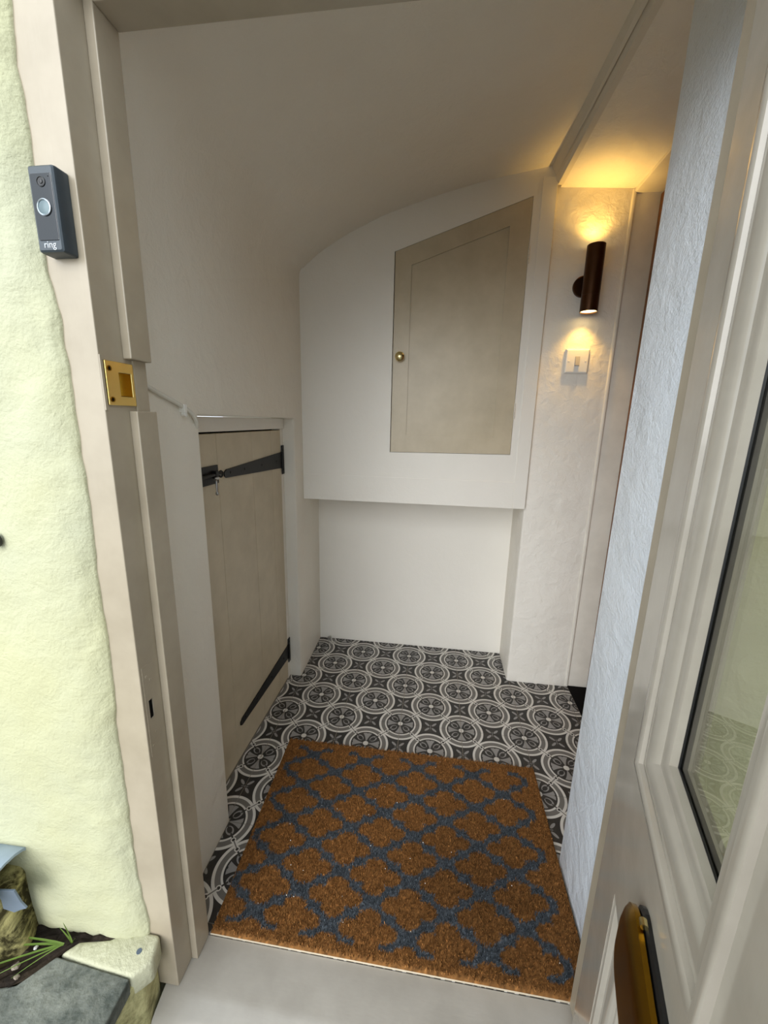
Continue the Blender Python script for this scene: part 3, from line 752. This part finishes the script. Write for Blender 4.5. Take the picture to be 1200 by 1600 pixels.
def mat_col(x, y, n):
    tr = pattern(x + rng.normal(0, 0.0016, n), y + rng.normal(0, 0.0013, n))
    k = (rng.normal(1.0, 0.26, n).clip(0.4, 1.9) * np.where(rng.random(n) < 0.06, 1.7, 1.0))[:, None]
    dirt = np.exp(-((x-0.62)**2/0.03 + (y+0.46)**2/0.02))[:, None]*0.35
    b = np.array(lin((142, 98, 54))[:3])*k*(1-dirt); g = np.array(lin((84, 90, 96))[:3])*k*(1-0.5*dirt)
    return np.where(tr[:, None], g, b)
NF = 90000
U = rng.random(NF)*0.992+0.004; Vv = rng.random(NF)*0.992+0.004
C4 = [np.array(c) for c in (c00, c10, c11, c01)]
P2 = (C4[0][None]*((1-U)*(1-Vv))[:, None] + C4[1][None]*(U*(1-Vv))[:, None] + C4[2][None]*(U*Vv)[:, None] + C4[3][None]*((1-U)*Vv)[:, None])
colr = mat_col(P2[:, 0], P2[:, 1], NF)
ang = rng.random(NF)*2*np.pi; lean = rng.random(NF)*0.0035; hgt = 0.0105 + rng.random(NF)*0.0035
wd = 0.0007 + rng.random(NF)*0.0005; ta = rng.random(NF)*np.pi
b0 = np.c_[P2[:, 0]+np.cos(ta)*wd, P2[:, 1]+np.sin(ta)*wd, np.full(NF, 0.0075)]
b1 = np.c_[P2[:, 0]-np.cos(ta)*wd, P2[:, 1]-np.sin(ta)*wd, np.full(NF, 0.0075)]
tp = np.c_[P2[:, 0]+np.cos(ang)*lean, P2[:, 1]+np.sin(ang)*lean, hgt]
tp2 = tp + np.c_[np.cos(ta)*wd*0.8, np.sin(ta)*wd*0.8, np.zeros(NF)]
gx, gy = 170, 120
gu, gv = np.meshgrid(np.linspace(0, 1, gx), np.linspace(0, 1, gy)); gu = gu.ravel(); gv = gv.ravel()
GP = (C4[0][None]*((1-gu)*(1-gv))[:, None] + C4[1][None]*(gu*(1-gv))[:, None] + C4[2][None]*(gu*gv)[:, None] + C4[3][None]*((1-gu)*gv)[:, None])
GP3 = np.c_[GP, 0.0085+0.0008*rng.random(len(GP))]
rim = (gu == 0) | (gu == 1) | (gv == 0) | (gv == 1); GP3[rim, 2] = 0.0045
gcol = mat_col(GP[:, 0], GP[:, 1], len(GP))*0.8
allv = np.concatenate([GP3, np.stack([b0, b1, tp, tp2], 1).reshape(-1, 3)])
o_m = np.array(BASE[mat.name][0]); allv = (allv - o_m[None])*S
gi = np.arange(gx*gy).reshape(gy, gx)
gq = np.stack([gi[:-1, :-1], gi[:-1, 1:], gi[1:, 1:], gi[1:, :-1]], -1).reshape(-1, 4)
fo = gx*gy + np.arange(NF)*4
fq = np.stack([fo, fo+1, fo+2, fo+3], -1)
quads = np.concatenate([gq, fq])
me = bpy.data.meshes.new('pile')
me.vertices.add(len(allv)); me.vertices.foreach_set('co', allv.ravel())
me.loops.add(quads.size); me.loops.foreach_set('vertex_index', quads.ravel().astype(np.int32))
me.polygons.add(len(quads)); me.polygons.foreach_set('loop_start', (np.arange(len(quads))*4).astype(np.int32))
me.update(calc_edges=True)
ca = me.color_attributes.new('Col', 'FLOAT_COLOR', 'POINT')
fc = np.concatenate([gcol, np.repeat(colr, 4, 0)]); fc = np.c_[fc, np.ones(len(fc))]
ca.data.foreach_set('color', fc.astype(np.float32).ravel())
me.materials.append(MATS['coir_pile'])
pile = bpy.data.objects.new('pile', me); link(pile, mat); pile['kind'] = 'stuff'; pile['label'] = 'coir fibres'
lint = []
for k in range(34):
    u, v = random.random()*0.9+0.05, random.random()*0.9+0.05; p = mat_xy(u, v); a = random.random()*3
    s_ = random.uniform(0.0006, 0.0016)
    lint.append(([(p.x-s_, p.y, 0.0142), (p.x+s_*math.cos(a), p.y+s_*math.sin(a), 0.0142), (p.x+s_*0.4, p.y-s_, 0.0142), (p.x, p.y, 0.0158)], [(0, 1, 2), (0, 1, 3), (1, 2, 3), (2, 0, 3)]))
li = mk('lint', join(*lint), 'lint_white', mat); li['kind'] = 'stuff'

# small metal stud on the tiles in the recess corner
st = mk('metal_stud', lathe([(0.009, 0.0), (0.009, 0.002), (0.006, 0.004), (0.006, 0.009), (0.0085, 0.012), (0.0085, 0.014), (0.006, 0.016), (0.001, 0.0165)], (0.030, 0.470, 0.0), (0, 0, 1), 18), 'steel', origin=(0.030, 0.470, 0.0), smooth=40)
tag(st, 'small round metal stud on the tiles in the recess corner', 'door stop')

# ------------------------------------------------------------------ video doorbell
bell = empty('video_doorbell', (0.046, -0.694, 1.157), 'dark grey video doorbell with round button on the door frame', 'doorbell')
BX0, BX1, BZ0, BZ1, BY = 0.0305, 0.0625, 1.157, 1.2405, -0.7125
def stack(x0, x1, z0, z1, r, levels): 
    return dished(x0, x1, z0, z1, r, levels)
bb = mk('housing', stack(BX0, BX1, BZ0, BZ1, 0.003, [(0, -0.6945), (0, -0.708), (0.0008, -0.711), (0.0024, BY)]), 'bell_body', bell, smooth=30)
fp = mk('face_plate', stack(BX0+0.0035, BX1-0.0035, BZ0+0.0115, BZ1-0.0085, 0.0008, [(0, BY+0.001), (0, BY-0.0003), (0.0004, BY-0.0005)]), 'bell_glass', bell)
cxb = (BX0+BX1)/2
mk('camera_lens', lathe([(0.0050, 0), (0.0050, 0.0007), (0.0042, 0.0010), (0.0040, 0.0004), (0.0022, 0.0003), (0.0020, 0.0009), (0.0006, 0.0012)], (cxb, BY-0.0004, 1.224), (0, -1, 0), 24), 'black_rubber', bell, smooth=30)
mk('button_ring', lathe([(0.0082, 0), (0.0082, 0.0012), (0.0074, 0.0016), (0.0068, 0.0012), (0.0068, 0.0)], (cxb, BY-0.0004, 1.200), (0, -1, 0), 32), 'ring_silver', bell, smooth=30)
mk('button', lathe([(0.0067, 0), (0.0067, 0.0008), (0.004, 0.0014), (0.0005, 0.0016)], (cxb, BY-0.0004, 1.200), (0, -1, 0), 32), 'bell_button', bell, smooth=40)
mk('sensor_dot', cyl((BX1-0.0068, BY-0.0004, 1.2285), (0, -1, 0), 0.0006, 0.0002, 10), 'dark_gap', bell)
tc_ = bpy.data.curves.new('logo_text', 'FONT'); tc_.body = 'ring'; tc_.size = 0.0098*S; tc_.align_x = 'CENTER'; tc_.extrude = 0.00012*S
to = bpy.data.objects.new('logo_text', tc_); COL.objects.link(to)
bpy.context.view_layer.update()
tm = bpy.data.meshes.new_from_object(to.evaluated_get(bpy.context.evaluated_depsgraph_get()))
bpy.data.objects.remove(to); bpy.data.curves.remove(tc_)
tm.transform(Matrix.Rotation(math.radians(90), 4, 'X')); tm.materials.clear(); tm.materials.append(MATS['logo_grey']); tm.name = 'logo'
lo = bpy.data.objects.new('logo', tm); link(lo, bell); lo.location = (Vector((cxb, BY-0.0002, 1.1615))-BASE[bell.name][0])*S

# ------------------------------------------------------------------ things outside at the lower left
ledge = empty('stone_ledge', (-0.10, -0.80, -0.2), 'low cream painted ledge with slate slab beside the door sill', 'ledge')
def slab(poly, z0, z1): return prism(poly, lambda p, t: (p[0], p[1], t), z0, z1)
mk('core', slab([(0.036, -0.694), (0.046, -0.735), (0.020, -0.80), (-0.02, -1.3), (-0.60, -1.3), (-0.60, -0.694)], -0.2, 0.098), 'cream_side', ledge, bevel=0.004)
mk('coping', slab([(0.049, -0.6945), (0.060, -0.729), (0.040, -0.751), (-0.02, -0.748), (-0.096, -0.742), (-0.078, -0.722), (-0.03, -0.712), (0.0, -0.6945)], 0.075, 0.120), 'cream_coping', ledge, bevel=0.006, seg=3, smooth=50)
mk('slate_slab', slab([(0.038, -0.7525), (0.040, -0.80), (0.028, -1.05), (-0.42, -1.05), (-0.40, -0.86), (-0.128, -0.784), (-0.098, -0.745)], 0.088, 0.1185), 'slate', ledge, bevel=0.002)
mk('screw_cap', cyl((0.030, -0.7205, 0.1195), (0, 0, 1), 0.0042, 0.0012, 16), 'blue_cap', ledge)
# soil pocket
sv_, sf_ = [], []
gxn, gyn = 30, 12
for j in range(gyn+1):
    for i in range(gxn+1):
        x = -0.42 + 0.41*i/gxn; yt = -0.700; ybm = interp(x, [(-0.42, -0.88), (-0.128, -0.786), (-0.098, -0.748), (-0.075, -0.724), (-0.03, -0.714), (-0.01, -0.706)])
        y = ybm + (yt-ybm)*j/gyn
        z = 0.119 + 0.010*noise.noise(Vector((x*55, y*55, 0))) + 0.006*noise.noise(Vector((x*150, y*150, 4)))
        sv_.append((x, y, z))
for j in range(gyn):
    for i in range(gxn): sf_.append((j*(gxn+1)+i, j*(gxn+1)+i+1, (j+1)*(gxn+1)+i+1, (j+1)*(gxn+1)+i))
so = mk('soil', (sv_, sf_), 'soil', ledge); so['kind'] = 'stuff'
chips = [(-0.140, -0.742, 0.0042, 'lint_white'), (-0.148, -0.768, 0.0065, 'chip_stone'), (-0.136, -0.778, 0.0045, 'chip_stone'), (-0.112, -0.742, 0.005, 'soil')]
for k, (x, y, r, m) in enumerate(chips[:3]):
    V, F = lathe([(0.001, 0), (r*0.8, r*0.2), (r, r*0.6), (r*0.6, r*1.0), (0.001, r*1.1)], (x, y, 0.119), (0.2*k-0.2, 0.3, 1), 7)
    V = [Vector(v) + Vector((noise.noise(Vector(v)*200+Vector((k, 0, 0))), noise.noise(Vector(v)*230), 0))*r*0.5 for v in V]
    o = mk('stone_chip', (V, F), m, origin=(x, y, 0.119))
    tag(o, ['tiny white stone chip on the soil nearest the wall', 'largest pale stone chip on the soil by the slate', 'small pale stone chip on the soil at the slate edge'][k], 'stone', 'stone chips on the soil')
def tuft(name, loc, blades, label):
    e = empty(name, loc, label, 'grass', 'grass tufts on the ledge')
    for (dx, dy, h, bend, w_) in blades:
        V, F = [], []; n = 7; d = Vector((dx, dy, 0)); L_ = d.length or 1e-4; sd = Vector((-d.y, d.x, 0))/L_
        for i in range(n+1):
            t = i/n; p = Vector(loc) + d*(t**1.3) + Vector((0, 0, h*(t - bend*t*t)))
            ww = w_*(1-t)**0.6*0.5 + 0.00015
            V += [p - sd*ww, p + Vector((0, 0, -0.0004)), p + sd*ww]
        for i in range(n): F += [(i*3, i*3+1, i*3+4, i*3+3), (i*3+1, i*3+2, i*3+5, i*3+4)]
        mk('blade', (V, F), 'grass', e, smooth=60)
tuft('grass_tuft', (-0.088, -0.7265, 0.118), [(-0.010, 0.0, 0.050, 0.1, 0.0026), (-0.024, 0.003, 0.030, 0.1, 0.0024), (0.003, -0.004, 0.036, 0.2, 0.0022), (0.010, -0.002, 0.022, 0.2, 0.0020)], 'upright grass sprig growing at the foot of the yellow wall')
tuft('grass_tuft', (-0.096, -0.7335, 0.1265), [(-0.13, -0.03, 0.020, 0.6, 0.0040), (-0.15, -0.08, 0.022, 0.8, 0.0036), (-0.11, -0.055, 0.014, 0.7, 0.0030), (-0.08, -0.06, 0.012, 0.8, 0.0026), (-0.17, -0.015, 0.03, 0.7, 0.0034), (-0.04, -0.05, 0.012, 0.7, 0.0022)], 'long grass blades lying over the soil towards the left')
mw = mk('wall_stub', slab([(-0.172, -0.700), (-0.150, -0.745), (-0.200, -0.80), (-0.6, -0.80), (-0.6, -0.700)], 0.10, 0.255), 'moss_wall', origin=(-0.38, -0.75, 0.10), bevel=0.012, seg=3, smooth=50)
tag(mw, 'mossy low wall stub at the foot of the yellow wall', 'wall stub')
# grey-blue lead flashing capping the stub
fl = empty('lead_flashing', (-0.3, -0.75, 0.25), 'torn blue grey lead flashing on top of the mossy wall stub', 'flashing')
arc = [(0.055*math.cos(math.radians(a)), 0.050*math.sin(math.radians(a))) for a in range(180, -1, -15)]
arc2 = [(0.051*math.cos(math.radians(a)), 0.046*math.sin(math.radians(a))) for a in range(0, 181, 15)]
V, F = prism(arc+arc2, lambda p, t: (t, -0.745+p[0], 0.252+p[1]), -0.6, -0.155)
V = [(v[0], v[1], v[2]+0.004*noise.noise(Vector(v)*30)) for v in V]
mk('capping', (V, F), 'lead_blue', fl, smooth=40)
mk('torn_flap', prism([(-0.165, 0.262), (-0.134, 0.268), (-0.126, 0.246), (-0.118, 0.236), (-0.130, 0.230), (-0.142, 0.222), (-0.165, 0.226)], lambda p, t: (p[0], -0.757+t, p[1]), 0, 0.003), 'lead_grey', fl, bevel=0.0006)
ho = mk('cable_grommet', lathe([(0.0095, 0), (0.0095, 0.006), (0.006, 0.009), (0.004, 0.008), (0.003, 0.002)], (-0.0935, -0.7155, 0.820), (0, -1, 0), 18), 'black_rubber', origin=(-0.0935, -0.7155, 0.820), smooth=40)
tag(ho, 'black rubber cable grommet in the yellow wall', 'grommet')
